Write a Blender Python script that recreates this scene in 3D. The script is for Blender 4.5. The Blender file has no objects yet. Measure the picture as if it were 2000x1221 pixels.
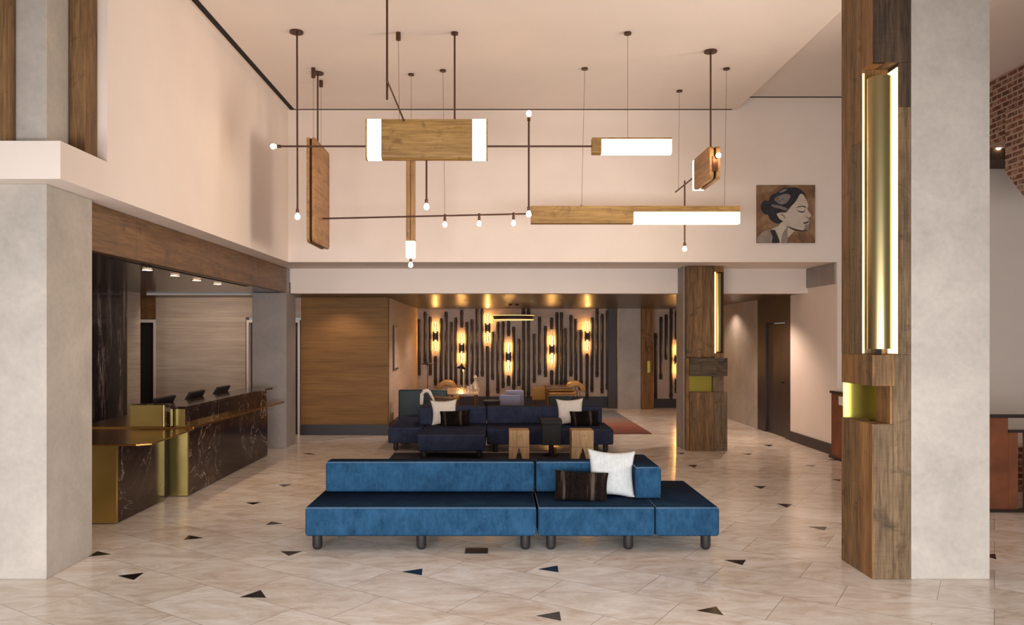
import bpy, bmesh, math, random
from mathutils import Vector, Matrix
random.seed(7)
sc = bpy.context.scene
COL = sc.collection
PI = math.pi

# ------------------------------------------------------------------ camera
F, CX, HY, EYE = 1500.0, 968.0, 660.0, 1.85        # focal length and vanishing point in pixels of a 2000 x 1221 frame
cam = bpy.data.cameras.new('camera'); camo = bpy.data.objects.new('camera', cam); COL.objects.link(camo)
cam.sensor_fit = 'HORIZONTAL'; cam.sensor_width = 36; cam.lens = F/2000*36
cam.shift_x = (1000-CX)/2000; cam.shift_y = (HY-610.5)/2000
cam.clip_end = 200
camo.location = (0, 0, EYE); camo.rotation_euler = (PI/2, 0, 0)
sc.camera = camo
# ------------------------------------------------------------------ world and light
w = bpy.data.worlds.new('world'); sc.world = w; w.use_nodes = True
bg = w.node_tree.nodes['Background']; bg.inputs[0].default_value = (1.0, .95, .90, 1); bg.inputs[1].default_value = .26
sc.view_settings.view_transform = 'Standard'; sc.view_settings.look = 'None'
sc.view_settings.exposure = 0.12; sc.view_settings.gamma = 1.0; sc.view_settings.use_curve_mapping = False

ZL_ = EYE+.765
def area(name, loc, target, size, power, color, size_y=None):
    d = bpy.data.lights.new(name, 'AREA'); d.energy = power; d.color = color
    d.shape = 'RECTANGLE'; d.size = size; d.size_y = size_y or size
    o = bpy.data.objects.new(name, d); COL.objects.link(o); o.location = loc
    o.rotation_euler = (Vector(target)-Vector(loc)).to_track_quat('-Z', 'Y').to_euler(); return o
def spot(name, loc, power, color, ang=100, rad=.03, target=None, blend=.6):
    d = bpy.data.lights.new(name, 'SPOT'); d.energy = power; d.color = color; d.spot_size = math.radians(ang)
    d.spot_blend = blend; d.shadow_soft_size = rad
    o = bpy.data.objects.new(name, d); COL.objects.link(o); o.location = loc
    t = Vector(target) if target else Vector(loc)-Vector((0, 0, 1))
    o.rotation_euler = (t-Vector(loc)).to_track_quat('-Z', 'Y').to_euler(); return o
def point(name, loc, power, color, rad=.03, parent=None):
    d = bpy.data.lights.new(name, 'POINT'); d.energy = power; d.color = color; d.shadow_soft_size = rad
    o = bpy.data.objects.new(name, d); COL.objects.link(o); o.location = loc; return o
area('daylight_front_windows', (-.2, -.5, 1.2), (0, 6, .2), 9, 330, (.99, .975, .99), 1.5).data.spread = math.radians(110)
area('added_side_fill', (6.8, 7.3, 2.9), (-3.2, 8.3, 3.9), 2.2, 105, (1.0, .84, .72), 2.6).data.spread = math.radians(95)  # unseen side light added to brighten the left wall
area('desk_cove_light', (-4.9, 13.32, ZL_-.06), (-4.9, 14.5, .8), 2.6, 20, (1.0, .78, .60), .12)
WARM = (1.0, .66, .36); AMB = (1.0, .52, .16)

# ------------------------------------------------------------------ materials
MATS = {}
def newmat(name):
    m = bpy.data.materials.new(name); m.use_nodes = True; nt = m.node_tree
    b = nt.nodes['Principled BSDF']; MATS[name] = m
    return m, nt, b
def ramp(nt, fac, stops):
    r = nt.nodes.new('ShaderNodeValToRGB'); e = r.color_ramp.elements
    while len(e) < len(stops): e.new(.5)
    for i, (p, c) in enumerate(stops): e[i].position = p; e[i].color = (*c, 1)
    nt.links.new(fac, r.inputs[0]); return r.outputs[0]
def coords(nt, scale=(1, 1, 1), rot=(0, 0, 0)):
    t = nt.nodes.new('ShaderNodeTexCoord'); m = nt.nodes.new('ShaderNodeMapping')
    m.inputs['Scale'].default_value = scale; m.inputs['Rotation'].default_value = rot
    nt.links.new(t.outputs['Object'], m.inputs[0]); return m.outputs[0]
def noise(nt, vec, scale, detail=4, rough=.55, dist=0.0):
    n = nt.nodes.new('ShaderNodeTexNoise'); n.inputs['Scale'].default_value = scale
    n.inputs['Detail'].default_value = detail; n.inputs['Roughness'].default_value = rough
    n.inputs['Distortion'].default_value = dist; nt.links.new(vec, n.inputs['Vector']); return n.outputs[0]
def bump(nt, b, h, strength=.2, dist=.01):
    n = nt.nodes.new('ShaderNodeBump'); n.inputs['Strength'].default_value = strength; n.inputs['Distance'].default_value = dist
    nt.links.new(h, n.inputs['Height']); nt.links.new(n.outputs[0], b.inputs['Normal'])
def mixc(nt, f, a, b, mode='MIX'):
    n = nt.nodes.new('ShaderNodeMix'); n.data_type = 'RGBA'; n.blend_type = mode
    for s, v in ((0, f), (6, a), (7, b)):
        if hasattr(v, 'links') or isinstance(v, bpy.types.NodeSocket): nt.links.new(v, n.inputs[s])
        elif s == 0: n.inputs[0].default_value = v
        else: n.inputs[s].default_value = (*v, 1)
    return n.outputs[2]
def plain(name, c, rough=.6, metal=0.0, emit=None, es=0, nz=0.0, nscale=6, coat=0):
    m, nt, b = newmat(name)
    b.inputs['Roughness'].default_value = rough; b.inputs['Metallic'].default_value = metal
    b.inputs['Coat Weight'].default_value = coat
    if nz:
        v = coords(nt); n = noise(nt, v, nscale)
        lo = tuple(x*(1-nz) for x in c); hi = tuple(min(1, x*(1+nz)) for x in c)
        nt.links.new(ramp(nt, n, [(.3, lo), (.7, hi)]), b.inputs['Base Color'])
    else: b.inputs['Base Color'].default_value = (*c, 1)
    if emit:
        b.inputs['Emission Color'].default_value = (*emit, 1); b.inputs['Emission Strength'].default_value = es
    return m
def wood(name, dark, mid, light, axis='Z', rough=.6, scale=1.0, saw=0.0, bmp=.3):
    m, nt, b = newmat(name)
    st = {'X': (.6, 9, 9), 'Y': (9, .6, 9), 'Z': (9, 9, .6)}[axis]
    v = coords(nt, tuple(s*scale for s in st))
    n1 = noise(nt, v, 1.3, 8, .62, .6); n2 = noise(nt, v, 7, 3, .5)
    c = ramp(nt, n1, [(.28, dark), (.5, mid), (.74, light)])
    c2 = mixc(nt, .35, c, ramp(nt, n2, [(.35, dark), (.65, light)]))
    v3 = coords(nt, (1, 1, 1)); kn = noise(nt, v3, 3.6*scale, 4, .65, .8)
    c3 = mixc(nt, ramp(nt, kn, [(.56, (0, 0, 0)), (.72, (.85, .85, .85))]), c2, dark)
    nt.links.new(c3, b.inputs['Base Color'])
    h = n2
    if saw:
        sw = noise(nt, coords(nt, (3, 3, 60)), 1.6, 3, .6)
        c4 = mixc(nt, saw*.35, c3, ramp(nt, sw, [(.36, dark), (.64, light)])); nt.links.new(c4, b.inputs['Base Color'])
    bump(nt, b, h, bmp, .006)
    b.inputs['Roughness'].default_value = rough; return m

plain('white_paint', (.78, .68, .605), .75, nz=.02, nscale=2)
plain('white_gloss', (.80, .77, .74), .5)
plain('trim_white', (.62, .53, .50), .5)
def concrete(name, c, k=.1):
    m, nt, b = newmat(name); v = coords(nt); n = noise(nt, v, 1.6, 9, .62, .5); n2 = noise(nt, v, 22, 4)
    lo = tuple(x*(1-k*1.6) for x in c); hi = tuple(x*(1+k) for x in c)
    col = mixc(nt, .25, ramp(nt, n, [(.3, lo), (.7, hi)]), ramp(nt, n2, [(.3, lo), (.7, hi)]))
    nt.links.new(col, b.inputs['Base Color']); b.inputs['Roughness'].default_value = .62; bump(nt, b, n, .12, .01); return m
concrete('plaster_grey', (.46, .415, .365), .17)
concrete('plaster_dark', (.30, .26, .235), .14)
wood('reclaimed_a', (.035, .016, .006), (.155, .078, .026), (.31, .175, .07), 'Z', .75, 1.0, .12)
wood('reclaimed_b', (.034, .018, .009), (.130, .078, .036), (.26, .175, .095), 'Z', .8, 1.2, .2)
wood('reclaimed_c', (.07, .028, .008), (.23, .105, .032), (.38, .20, .07), 'Z', .75, .9, .06)
wood('reclaimed_d', (.014, .008, .005), (.045, .025, .014), (.13, .078, .042), 'Z', .8, 1.1, .2)
wood('reclaimed_x', (.022, .013, .007), (.085, .055, .030), (.18, .125, .07), 'X', .8, 1.1, .06)
wood('oak_x', (.12, .055, .012), (.30, .165, .038), (.46, .28, .085), 'X', .5, 1.1, bmp=.1)
wood('oak_y', (.15, .065, .020), (.34, .165, .050), (.46, .25, .09), 'Y', .5, 1.1, bmp=.1)
wood('oak_z', (.13, .06, .016), (.31, .16, .05), (.45, .26, .10), 'Z', .5, 1.1, bmp=.1)
wood('walnut_panel', (.05, .022, .009), (.13, .062, .024), (.23, .115, .045), 'Y', .42, .8, bmp=.08)
wood('walnut_dark', (.010, .006, .006), (.030, .018, .016), (.050, .030, .026), 'Z', .4, .8, bmp=.05)
wood('stool_oak', (.22, .11, .045), (.42, .25, .11), (.58, .38, .20), 'Z', .6, 1.4, bmp=.1)
wood('chair_wood', (.06, .025, .010), (.16, .07, .028), (.24, .11, .045), 'X', .4, 1.2, bmp=.05)
def ceilwood(name, lo, hi, rough):
    m, nt, b = newmat(name); v = coords(nt, (.5, 5, 1)); n = noise(nt, v, 2, 5)
    nt.links.new(ramp(nt, n, [(.3, lo), (.7, hi)]), b.inputs['Base Color']); b.inputs['Roughness'].default_value = rough; b.inputs['Specular IOR Level'].default_value = .3
ceilwood('lounge_ceiling', (.055, .035, .022), (.10, .065, .042), .30)
ceilwood('alcove_ceiling', (.030, .022, .026), (.060, .045, .050), .16)
def grass(name, lo, hi, axis='X'):
    m, nt, b = newmat(name); s = (.8, .8, 42)
    v = coords(nt, s); n = noise(nt, v, 1.5, 6, .7, .2); n2 = noise(nt, coords(nt, (1, 1, 8)), 1.2, 2)
    c = mixc(nt, .3, ramp(nt, n, [(.25, lo), (.72, hi)]), ramp(nt, n2, [(.3, lo), (.7, hi)]))
    nt.links.new(c, b.inputs['Base Color']); b.inputs['Roughness'].default_value = .7; bump(nt, b, n, .25, .004)
grass('grasscloth', (.24, .185, .145), (.50, .41, .335))
grass('grasscloth_warm_tint', (.10, .042, .008), (.27, .13, .032))  # same grasscloth with the warm light on it painted into its colour
grass('grasscloth_pink', (.42, .31, .245), (.62, .48, .39))
def veined(name, base, base2, vein, rot=(0, .2, .3), scale=(1, 1, 1), vs=1.4, rough=.12, thick=.03):
    m, nt, b = newmat(name); v = coords(nt, scale, rot)
    n1 = noise(nt, v, vs, 8, .6, 1.6); n2 = noise(nt, v, 3*vs, 6, .6, .8); n3 = noise(nt, v, .7*vs, 4, .5, .3)
    ve = ramp(nt, n1, [(.5-thick, (0, 0, 0)), (.5, (1, 1, 1)), (.5+thick, (0, 0, 0))])
    ve2 = ramp(nt, n2, [(.5-thick*.5, (0, 0, 0)), (.5, (.5, .5, .5)), (.5+thick*.5, (0, 0, 0))])
    msk = ramp(nt, n3, [(.47, (.05, .05, .05)), (.66, (1, 1, 1))])
    k = mixc(nt, 1.0, mixc(nt, 1.0, ve, ve2, 'ADD'), msk, 'MULTIPLY')
    c = mixc(nt, k, ramp(nt, n3, [(.3, base), (.7, base2)]), vein)
    nt.links.new(c, b.inputs['Base Color']); b.inputs['Roughness'].default_value = rough; b.inputs['Specular IOR Level'].default_value = .22
veined('marble_black', (.006, .004, .004), (.026, .012, .009), (.42, .32, .27), rough=.15, thick=.011, vs=1.1)
veined('marble_wall', (.014, .010, .012), (.040, .028, .028), (.34, .27, .25), (0, 0, 0), (3.5, 3.5, .45), 1.9, .12, .05)
plain('brass', (.62, .47, .16), .30, 1.0, nz=.10, nscale=3)
plain('brass_tube', (.40, .325, .16), .33, 1.0)
plain('brass_green', (.47, .41, .09), .36, 1.0)
plain('brass_dull', (.30, .235, .04), .4, 1.0)
plain('brass_top', (.55, .31, .10), .22, 1.0, nz=.12, nscale=3)
plain('bronze', (.085, .038, .025), .4, .6)
plain('black_metal', (.012, .011, .012), .4, .5)
plain('black_plastic', (.010, .010, .013), .35)
plain('screen_glow', (.01, .01, .03), .1, emit=(.02, .08, .5), es=.6)
plain('slot_black', (.010, .007, .006), .9)
plain('base_dark', (.030, .022, .026), .5)
plain('base_navy', (.035, .040, .062), .6)
plain('pipe_dark', (.030, .017, .011), .5, .2, nz=.3, nscale=9)
plain('corten', (.20, .062, .022), .55, .25, nz=.35, nscale=3)
plain('rail_dark', (.030, .018, .016), .4, .3)
plain('leg_black', (.014, .012, .012), .55)
plain('bulb_glow', (1, .8, .55), .3, emit=(1.0, .62, .30), es=60)
plain('diffuser_glow', (1, .9, .78), .4, emit=(1.0, .74, .48), es=5.2)
plain('led_glow', (1, .8, .5), .4, emit=(1.0, .56, .17), es=60)
plain('led_soft', (1, .8, .5), .4, emit=(1.0, .58, .20), es=2.2)
plain('led_panel', (1, .8, .5), .4, emit=(1.0, .62, .24), es=4.2)
plain('sconce_glow', (1, .8, .5), .4, emit=(1.0, .50, .13), es=140)
plain('downlight_glow', (1, .8, .6), .4, emit=(1.0, .66, .40), es=14)
plain('leather_tan', (.42, .20, .032), .42, nz=.15, nscale=10)
plain('mustard', (.36, .20, .05), .8)
plain('teal_dark', (.010, .028, .030), .55, nz=.2)
plain('lilac_grey', (.20, .19, .27), .7)
plain('fleece', (.78, .66, .58), .95, nz=.15, nscale=40)
plain('black_lacquer', (.008, .007, .006), .75)
plain('table_top', (.32, .20, .10), .25)
def fabric(name, lo, hi, rough=.85, sheen=.4, sc_=5, tint=(.35, .5, .7), bs=.25, pile=0):
    m, nt, b = newmat(name); n = noise(nt, coords(nt, (1, 1, .8)), sc_, 8, .7, .4); n2 = noise(nt, coords(nt), 160, 2)
    n3 = noise(nt, coords(nt, (1, 1, .35)), 38, 4, .7)
    c = mixc(nt, .35, ramp(nt, n, [(.34, lo), (.66, hi)]), ramp(nt, n3, [(.35, lo), (.65, hi)]))
    if pile:     # pile darkens at grazing view, which also paints in shade on seat tops
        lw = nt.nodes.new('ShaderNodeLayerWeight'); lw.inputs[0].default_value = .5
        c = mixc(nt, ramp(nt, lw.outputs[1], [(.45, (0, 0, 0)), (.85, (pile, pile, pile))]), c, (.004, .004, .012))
    nt.links.new(c, b.inputs['Base Color']); b.inputs['Roughness'].default_value = rough
    b.inputs['Sheen Weight'].default_value = sheen; b.inputs['Sheen Tint'].default_value = (*tint, 1); b.inputs['Sheen Roughness'].default_value = .4
    b.inputs['Specular IOR Level'].default_value = .04
    bump(nt, b, n2, bs, .002)
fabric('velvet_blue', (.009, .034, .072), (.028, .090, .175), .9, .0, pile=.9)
fabric('velvet_navy', (.019, .023, .043), (.040, .047, .082), .9, .0, pile=0)
fabric('linen_white', (.44, .46, .455), (.60, .62, .61), .95, .1, 30, (1, 1, 1), .5)
fabric('linen_cream', (.64, .56, .48), (.78, .70, .62), .95, .1, 30, (1, 1, 1), .5)
plain('piping_blue', (.10, .15, .22), .6)
plain('piping_navy', (.035, .040, .065), .8)
m, nt, b = newmat('fur')          # vertical dark brown pelts with paler tips
v = coords(nt, (13, 1, 1)); n = noise(nt, v, 1.2, 3, .5); nf = noise(nt, coords(nt, (90, 90, 12)), 1.5, 3)
nt.links.new(mixc(nt, .5, ramp(nt, n, [(.42, (.003, .002, .002)), (.56, (.014, .008, .006)), (.68, (.16, .12, .10))]), ramp(nt, nf, [(.4, (.002, .001, .001)), (.75, (.03, .018, .013))])), b.inputs['Base Color'])
b.inputs['Roughness'].default_value = .9; b.inputs['Specular IOR Level'].default_value = .08; bump(nt, b, nf, 1.0, .012)
m, nt, b = newmat('pale_pelt_edge'); b.inputs['Base Color'].default_value = (.1, .08, .07, 1)
m, nt, b = newmat('rug_rust')     # rust at the near end, slate blue at the far end
v = coords(nt); sx = nt.nodes.new('ShaderNodeSeparateXYZ'); nt.links.new(v, sx.inputs[0])
n = noise(nt, coords(nt, (.7, 2.2, 1)), 1.5, 5); ad = nt.nodes.new('ShaderNodeMath'); ad.operation = 'MULTIPLY_ADD'
nt.links.new(n, ad.inputs[0]); ad.inputs[1].default_value = 1.6; nt.links.new(sx.outputs[1], ad.inputs[2])
mr = nt.nodes.new('ShaderNodeMapRange'); mr.inputs[1].default_value = 0; mr.inputs[2].default_value = 5; nt.links.new(ad.outputs[0], mr.inputs[0])
nt.links.new(ramp(nt, mr.outputs[0], [(.18, (.10, .022, .014)), (.42, (.26, .075, .045)), (.62, (.26, .16, .13)), (.85, (.17, .18, .21))]), b.inputs['Base Color']); b.inputs['Roughness'].default_value = .95
plain('rug_dark', (.016, .012, .016), .95, nz=.3, nscale=8)
m, nt, b = newmat('canvas_ground')
n = noise(nt, coords(nt, (1, 1, 1)), 3.2, 6, .6, .8)
nt.links.new(ramp(nt, n, [(.3, (.085, .036, .014)), (.5, (.20, .105, .048)), (.7, (.34, .22, .125))]), b.inputs['Base Color']); b.inputs['Roughness'].default_value = .6
plain('paint_skin', (.50, .42, .345), .6, nz=.10, nscale=7)
plain('paint_shade', (.25, .20, .155), .6, nz=.2, nscale=9)
plain('paint_hair', (.014, .013, .020), .55, nz=.5, nscale=12)
plain('paint_hairlight', (.17, .14, .135), .6, nz=.4, nscale=22)
plain('paint_dark', (.016, .014, .013), .6)
m, nt, b = newmat('brick')
bt = nt.nodes.new('ShaderNodeTexBrick'); mp = nt.nodes.new('ShaderNodeMapping'); tc = nt.nodes.new('ShaderNodeTexCoord')
sp = nt.nodes.new('ShaderNodeSeparateXYZ'); cb = nt.nodes.new('ShaderNodeCombineXYZ'); nt.links.new(tc.outputs['Object'], sp.inputs[0])
ad2 = nt.nodes.new('ShaderNodeMath'); nt.links.new(sp.outputs[0], ad2.inputs[0]); nt.links.new(sp.outputs[1], ad2.inputs[1])
nt.links.new(ad2.outputs[0], cb.inputs[0]); nt.links.new(sp.outputs[2], cb.inputs[1]); nt.links.new(cb.outputs[0], bt.inputs[0])
bt.inputs['Color1'].default_value = (.20, .075, .042, 1); bt.inputs['Color2'].default_value = (.09, .038, .025, 1); bt.inputs['Mortar'].default_value = (.42, .30, .23, 1)
bt.inputs['Scale'].default_value = 1; bt.inputs['Brick Width'].default_value = .22; bt.inputs['Row Height'].default_value = .078; bt.inputs['Mortar Size'].default_value = .012
n = noise(nt, coords(nt), 9, 6, .7)
nt.links.new(mixc(nt, ramp(nt, n, [(.50, (0, 0, 0)), (.62, (.8, .8, .8))]), bt.outputs[0], (.40, .28, .21)), b.inputs['Base Color']); b.inputs['Roughness'].default_value = .9
bump(nt, b, bt.outputs[1], -.5, .01)
# marble floor: big slanted slabs, each with its own veining
m, nt, b = newmat('floor_marble')
v = coords(nt, (1, 1, 1), (0, 0, math.radians(33)))
bt = nt.nodes.new('ShaderNodeTexBrick'); nt.links.new(v, bt.inputs[0]); bt.offset = .37
bt.inputs['Color1'].default_value = (0, 0, 0, 1); bt.inputs['Color2'].default_value = (1, 1, 1, 1); bt.inputs['Mortar'].default_value = (.5, .5, .5, 1)
bt.inputs['Scale'].default_value = 1; bt.inputs['Brick Width'].default_value = .92; bt.inputs['Row Height'].default_value = .52
bt.inputs['Mortar Size'].default_value = .0028; bt.inputs['Mortar Smooth'].default_value = .4
vm = nt.nodes.new('ShaderNodeVectorMath'); vm.operation = 'MULTIPLY'; nt.links.new(bt.outputs[0], vm.inputs[0]); vm.inputs[1].default_value = (9, 5, 7)
va = nt.nodes.new('ShaderNodeVectorMath'); va.operation = 'ADD'; nt.links.new(coords(nt, (1.0, 2.3, 1), (0, 0, math.radians(-14))), va.inputs[0]); nt.links.new(vm.outputs[0], va.inputs[1])
n1 = noise(nt, va.outputs[0], 1.9, 9, .66, 1.6); n2 = noise(nt, va.outputs[0], 5.5, 5, .6, 1.2)
c = ramp(nt, n1, [(.30, (.40, .28, .185)), (.42, (.62, .50, .39)), (.50, (.74, .65, .56)), (.64, (.90, .86, .81))])
c = mixc(nt, .30, c, ramp(nt, n2, [(.3, (.46, .35, .26)), (.5, (.70, .61, .53)), (.7, (.86, .82, .77))]))
c = mixc(nt, .26, c, ramp(nt, bt.outputs[0], [(0, (.50, .40, .32)), (1, (.90, .87, .83))]))
c = mixc(nt, bt.outputs[1], c, (.30, .23, .17)); nt.links.new(c, b.inputs['Base Color'])
b.inputs['Roughness'].default_value = .20; b.inputs['Specular IOR Level'].default_value = .5
plain('inlay_black', (.010, .009, .010), .15)

# ------------------------------------------------------------------ geometry helpers
def W(px, py, Y):
    """point of the place seen at pixel (px, py) at depth Y"""
    return Vector(((px-CX)*Y/F, Y, EYE+(HY-py)*Y/F))
class MB:
    def __init__(s): s.v = []; s.f = []; s.m = []
    def add(s, vs, fs, mi=0):
        o = len(s.v); s.v += [tuple(x) for x in vs]; s.f += [tuple(i+o for i in f) for f in fs]; s.m += [mi]*len(fs); return s
    def box(s, x0, x1, y0, y1, z0, z1, mi=0):
        vs = [(x, y, z) for z in (z0, z1) for y in (y0, y1) for x in (x0, x1)]
        return s.add(vs, [(0, 2, 3, 1), (4, 5, 7, 6), (0, 1, 5, 4), (2, 6, 7, 3), (0, 4, 6, 2), (1, 3, 7, 5)], mi)
    def prism(s, pts, axis, a, b, mi=0):
        """pts: outline in the two other axes (x,z for Y; y,z for X; x,y for Z)"""
        n = len(pts)
        def mk(p, t): return {'X': (t, p[0], p[1]), 'Y': (p[0], t, p[1]), 'Z': (p[0], p[1], t)}[axis]
        vs = [mk(p, a) for p in pts]+[mk(p, b) for p in pts]
        return s.add(vs, [tuple(range(n))[::-1], tuple(range(n, 2*n))]+[(i, (i+1) % n, n+(i+1) % n, n+i) for i in range(n)], mi)
    def tube(s, path, r, n=10, mi=0, cap=True):
        P = [Vector(p) for p in path]; rs = r if isinstance(r, (list, tuple)) else [r]*len(P)
        o = len(s.v); up = Vector((0, 0, 1)); rings = []
        for i, p in enumerate(P):
            d = (P[min(i+1, len(P)-1)]-P[max(i-1, 0)]).normalized()
            a = d.cross(up if abs(d.z) < .95 else Vector((0, 1, 0))).normalized(); bb = a.cross(d)
            rings.append([p+rs[i]*(a*math.cos(2*PI*k/n)+bb*math.sin(2*PI*k/n)) for k in range(n)])
        vs = [q for r_ in rings for q in r_]; fs = []
        for i in range(len(P)-1):
            for k in range(n): fs.append((i*n+k, i*n+(k+1) % n, (i+1)*n+(k+1) % n, (i+1)*n+k))
        if cap: fs += [tuple(range(n)), tuple((len(P)-1)*n+k for k in range(n))[::-1]]
        return s.add(vs, fs, mi)
    def lathe(s, c, prof, n=24, mi=0, axis=Vector((0, 0, 1))):
        q = Vector((0, 0, 1)).rotation_difference(Vector(axis)); c = Vector(c); vs = []; fs = []
        for r, z in prof:
            for k in range(n): vs.append(c+q@Vector((r*math.cos(2*PI*k/n), r*math.sin(2*PI*k/n), z)))
        for i in range(len(prof)-1):
            for k in range(n): fs.append((i*n+k, i*n+(k+1) % n, (i+1)*n+(k+1) % n, (i+1)*n+k))
        fs += [tuple(range(n))[::-1], tuple((len(prof)-1)*n+k for k in range(n))]
        return s.add(vs, fs, mi)
    def build(s, name, mat, parent=None, bevel=0, seg=2, smooth=False, loc=None):
        off = wl(parent) if parent else Vector(loc or (0, 0, 0))
        me = bpy.data.meshes.new(name)
        me.from_pydata([tuple(Vector(v)-off) for v in s.v], [], s.f)
        for mm in (mat if isinstance(mat, (list, tuple)) else [mat]): me.materials.append(MATS[mm])
        for p, i in zip(me.polygons, s.m): p.material_index = i
        bm = bmesh.new(); bm.from_mesh(me); bmesh.ops.recalc_face_normals(bm, faces=bm.faces); bm.to_mesh(me); bm.free()
        if smooth:
            for p in me.polygons: p.use_smooth = True
            me.set_sharp_from_angle(angle=math.radians(40))
        o = bpy.data.objects.new(name, me); COL.objects.link(o)
        if parent: o.parent = parent
        else: o.location = off
        if bevel:
            bv = o.modifiers.new('bevel', 'BEVEL'); bv.width = bevel; bv.segments = seg; bv.limit_method = 'ANGLE'; bv.angle_limit = math.radians(40)
            if seg > 2:
                for p in me.polygons: p.use_smooth = True
                me.set_sharp_from_angle(angle=math.radians(180))
                bv.harden_normals = False
        return o
def wl(o):
    v = Vector((0, 0, 0))
    while o: v += o.location; o = o.parent
    return v
def tag(o, label=None, cat=None, group=None, kind=None):
    for k, v in (('label', label), ('category', cat), ('group', group), ('kind', kind)):
        if v: o[k] = v
    return o
def thing(name, loc, label, cat, group=None):
    o = bpy.data.objects.new(name, None); COL.objects.link(o); o.location = loc; o.empty_display_size = .1
    return tag(o, label, cat, group)
def struct(name, mb, mat, **k): return tag(mb.build(name, mat, **k), kind='structure')
def rrect(a0, a1, b0, b1, r, n=5, corners='1111'):
    """rounded rectangle outline; corners: bottom-left, bottom-right, top-right, top-left"""
    out = []
    for i, (cx, cy, s0) in enumerate(((a0+r, b0+r, PI), (a1-r, b0+r, 1.5*PI), (a1-r, b1-r, 0), (a0+r, b1-r, .5*PI))):
        if corners[i] == '1':
            for k in range(n+1): t = s0+.5*PI*k/n; out.append((cx+r*math.cos(t), cy+r*math.sin(t)))
        else: out.append(((a0, b0), (a1, b0), (a1, b1), (a0, b1))[i])
    return out

# ------------------------------------------------------------------ the shell
ZC, ZC2, ZS, ZL = EYE+3.54, EYE+3.73, EYE+1.18, EYE+.765     # main ceiling, right ceiling, soffit, lounge ceiling
YB, YBEAM, YW, YF = 11.96, 13.1, 14.6, 20.3
fl = MB().box(-8.5, 9.5, -2, 21, -.2, 0)
def G(px, py): Z = EYE*F/(py-HY); return ((px-CX)*Z/F, Z)
tris = [((170,1088),(190,1077),(217,1083)), ((230,1125),(281,1119),(261,1133)), ((358,1055),(369,1046),(398,1051)), ((468,1167),(509,1153),(520,1168)),
 ((518,1026),(530,1019),(553,1023)), ((548,1077),(590,1077),(564,1086)), ((785,1117),(825,1111),(824,1124)), ((1051,1112),(1089,1105),(1091,1118)),
 ((1047,1203),(1093,1195),(1096,1213)), ((1360,1193),(1399,1185),(1413,1202)), ((1414,1094),(1457,1094),(1450,1104)), ((1578,1029),(1615,1029),(1611,1036)),
 ((1915,1084),(1944,1082),(1946,1093)), ((480,982),(510,981),(494,986)), ((544,947),(570,946),(555,951)), ((591,887),(604,885),(617,888)),
 ((1518,984),(1548,985),(1537,992)), ((1470,949),(1496,950),(1487,955)), ((1343,909),(1362,908),(1357,914)), ((1322,885),(1338,884),(1332,888)),
 ((1449,886),(1469,886),(1463,889)), ((1490,869),(1511,869),(1503,872)), ((1570,909),(1594,909),(1586,912)), ((1622,936),(1643,937),(1640,940)), ((1615,898),(1640,897),(1638,900))]
for t in tris: fl.prism([G(*p) for p in t], 'Z', -.01, .0012, 1)
struct('floor', fl, ['floor_marble', 'inlay_black'])
# ceilings with their black shadow slots
struct('ceiling', MB().box(-3.9, 3.74, -2, YB, ZC, ZC+.05).box(3.70, 3.74, -2, YB, ZC+.05, ZC2+.1), 'white_paint')
struct('ceiling', MB().box(3.74, 9.5, -2, YB, ZC2, ZC2+.15), 'white_paint')
struct('trim_1', MB().box(-3.185, -3.115, 2, YB-.05, ZC-.004, ZC+.01).box(-3.185, 3.66, YB-.085, YB-.05, ZC-.004, ZC+.01), 'slot_black')
struct('trim_2', MB().box(3.8, 9, YB-.09, YB-.05, ZC2-.004, ZC2+.01), 'slot_black')
struct('ceiling', MB().box(-8, 5.5, YBEAM+.25, 20.6, ZL, ZL+.2), 'lounge_ceiling')
struct('ceiling', MB().box(-6.3, -3.6, 6.56, YBEAM+.10, ZL, ZL+.2), 'alcove_ceiling')
struct('trim_3', MB().box(-3.72, -3.66, 7.4, 11.4, ZL-.004, ZL+.01), 'slot_black')
struct('trim_4', MB().box(-6.0, -4.1, YBEAM+.101, YBEAM+.13, ZL-.03, ZL+.1), 'white_gloss')
# walls
struct('wall_left', MB().box(-3.60, -3.23, 6.39, YB, ZS, ZC), 'white_paint')
struct('wall_left_ledge', MB().box(-6.3, -3.23, 5.70, 6.39, ZS, EYE+1.463), 'white_paint')
struct('trim_5', MB().box(-3.60, -3.51, 6.5, 7.505, ZL-.005, ZS-.004).box(-3.60, -3.51, 7.51, 12.89, ZL-.005, ZS-.004), 'walnut_panel', bevel=.002)
struct('wall_back', MB().box(-3.9, 9.5, YB, YBEAM, ZS, ZC2), 'white_paint')
struct('wall_back_beam', MB().box(-3.5, 5.32, YBEAM, YBEAM+.25, ZL-.005, ZS), 'white_paint')
struct('wall_back_right', MB().box(5.32, 9.5, YB, YBEAM, 0, ZS), 'white_paint')
struct('wall_right', MB().box(5.32, 5.5, YBEAM, 13.86, 0, ZS), 'white_paint')
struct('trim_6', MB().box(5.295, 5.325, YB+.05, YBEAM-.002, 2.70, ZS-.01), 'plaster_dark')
struct('wall_right_lounge', MB().box(5.32, 5.5, 15.6, YF, 0, ZL), 'plaster_grey')
struct('wall_far', MB().box(-2.25, 5.5, YF, YF+.2, 0, ZL), 'grasscloth_pink')
struct('wall_lounge_left', MB().box(-2.25, -2.05, YW+.2, YF, 0, ZL), 'grasscloth_pink')
struct('wall_lounge_front', MB().box(-3.70, -2.05, YW, YW+.2, 0, ZL), 'grasscloth_warm_tint')
DX = [-7.4, -6.5, -4.66, -3.80]     # two door openings in the wall behind the desk
struct('wall_reception', MB().box(DX[1]+.04, DX[2]-.09, YW, YW+.2, 0, ZL).box(DX[2]-.09, -3.70, YW, YW+.2, 2.24, ZL), 'grasscloth')
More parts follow.
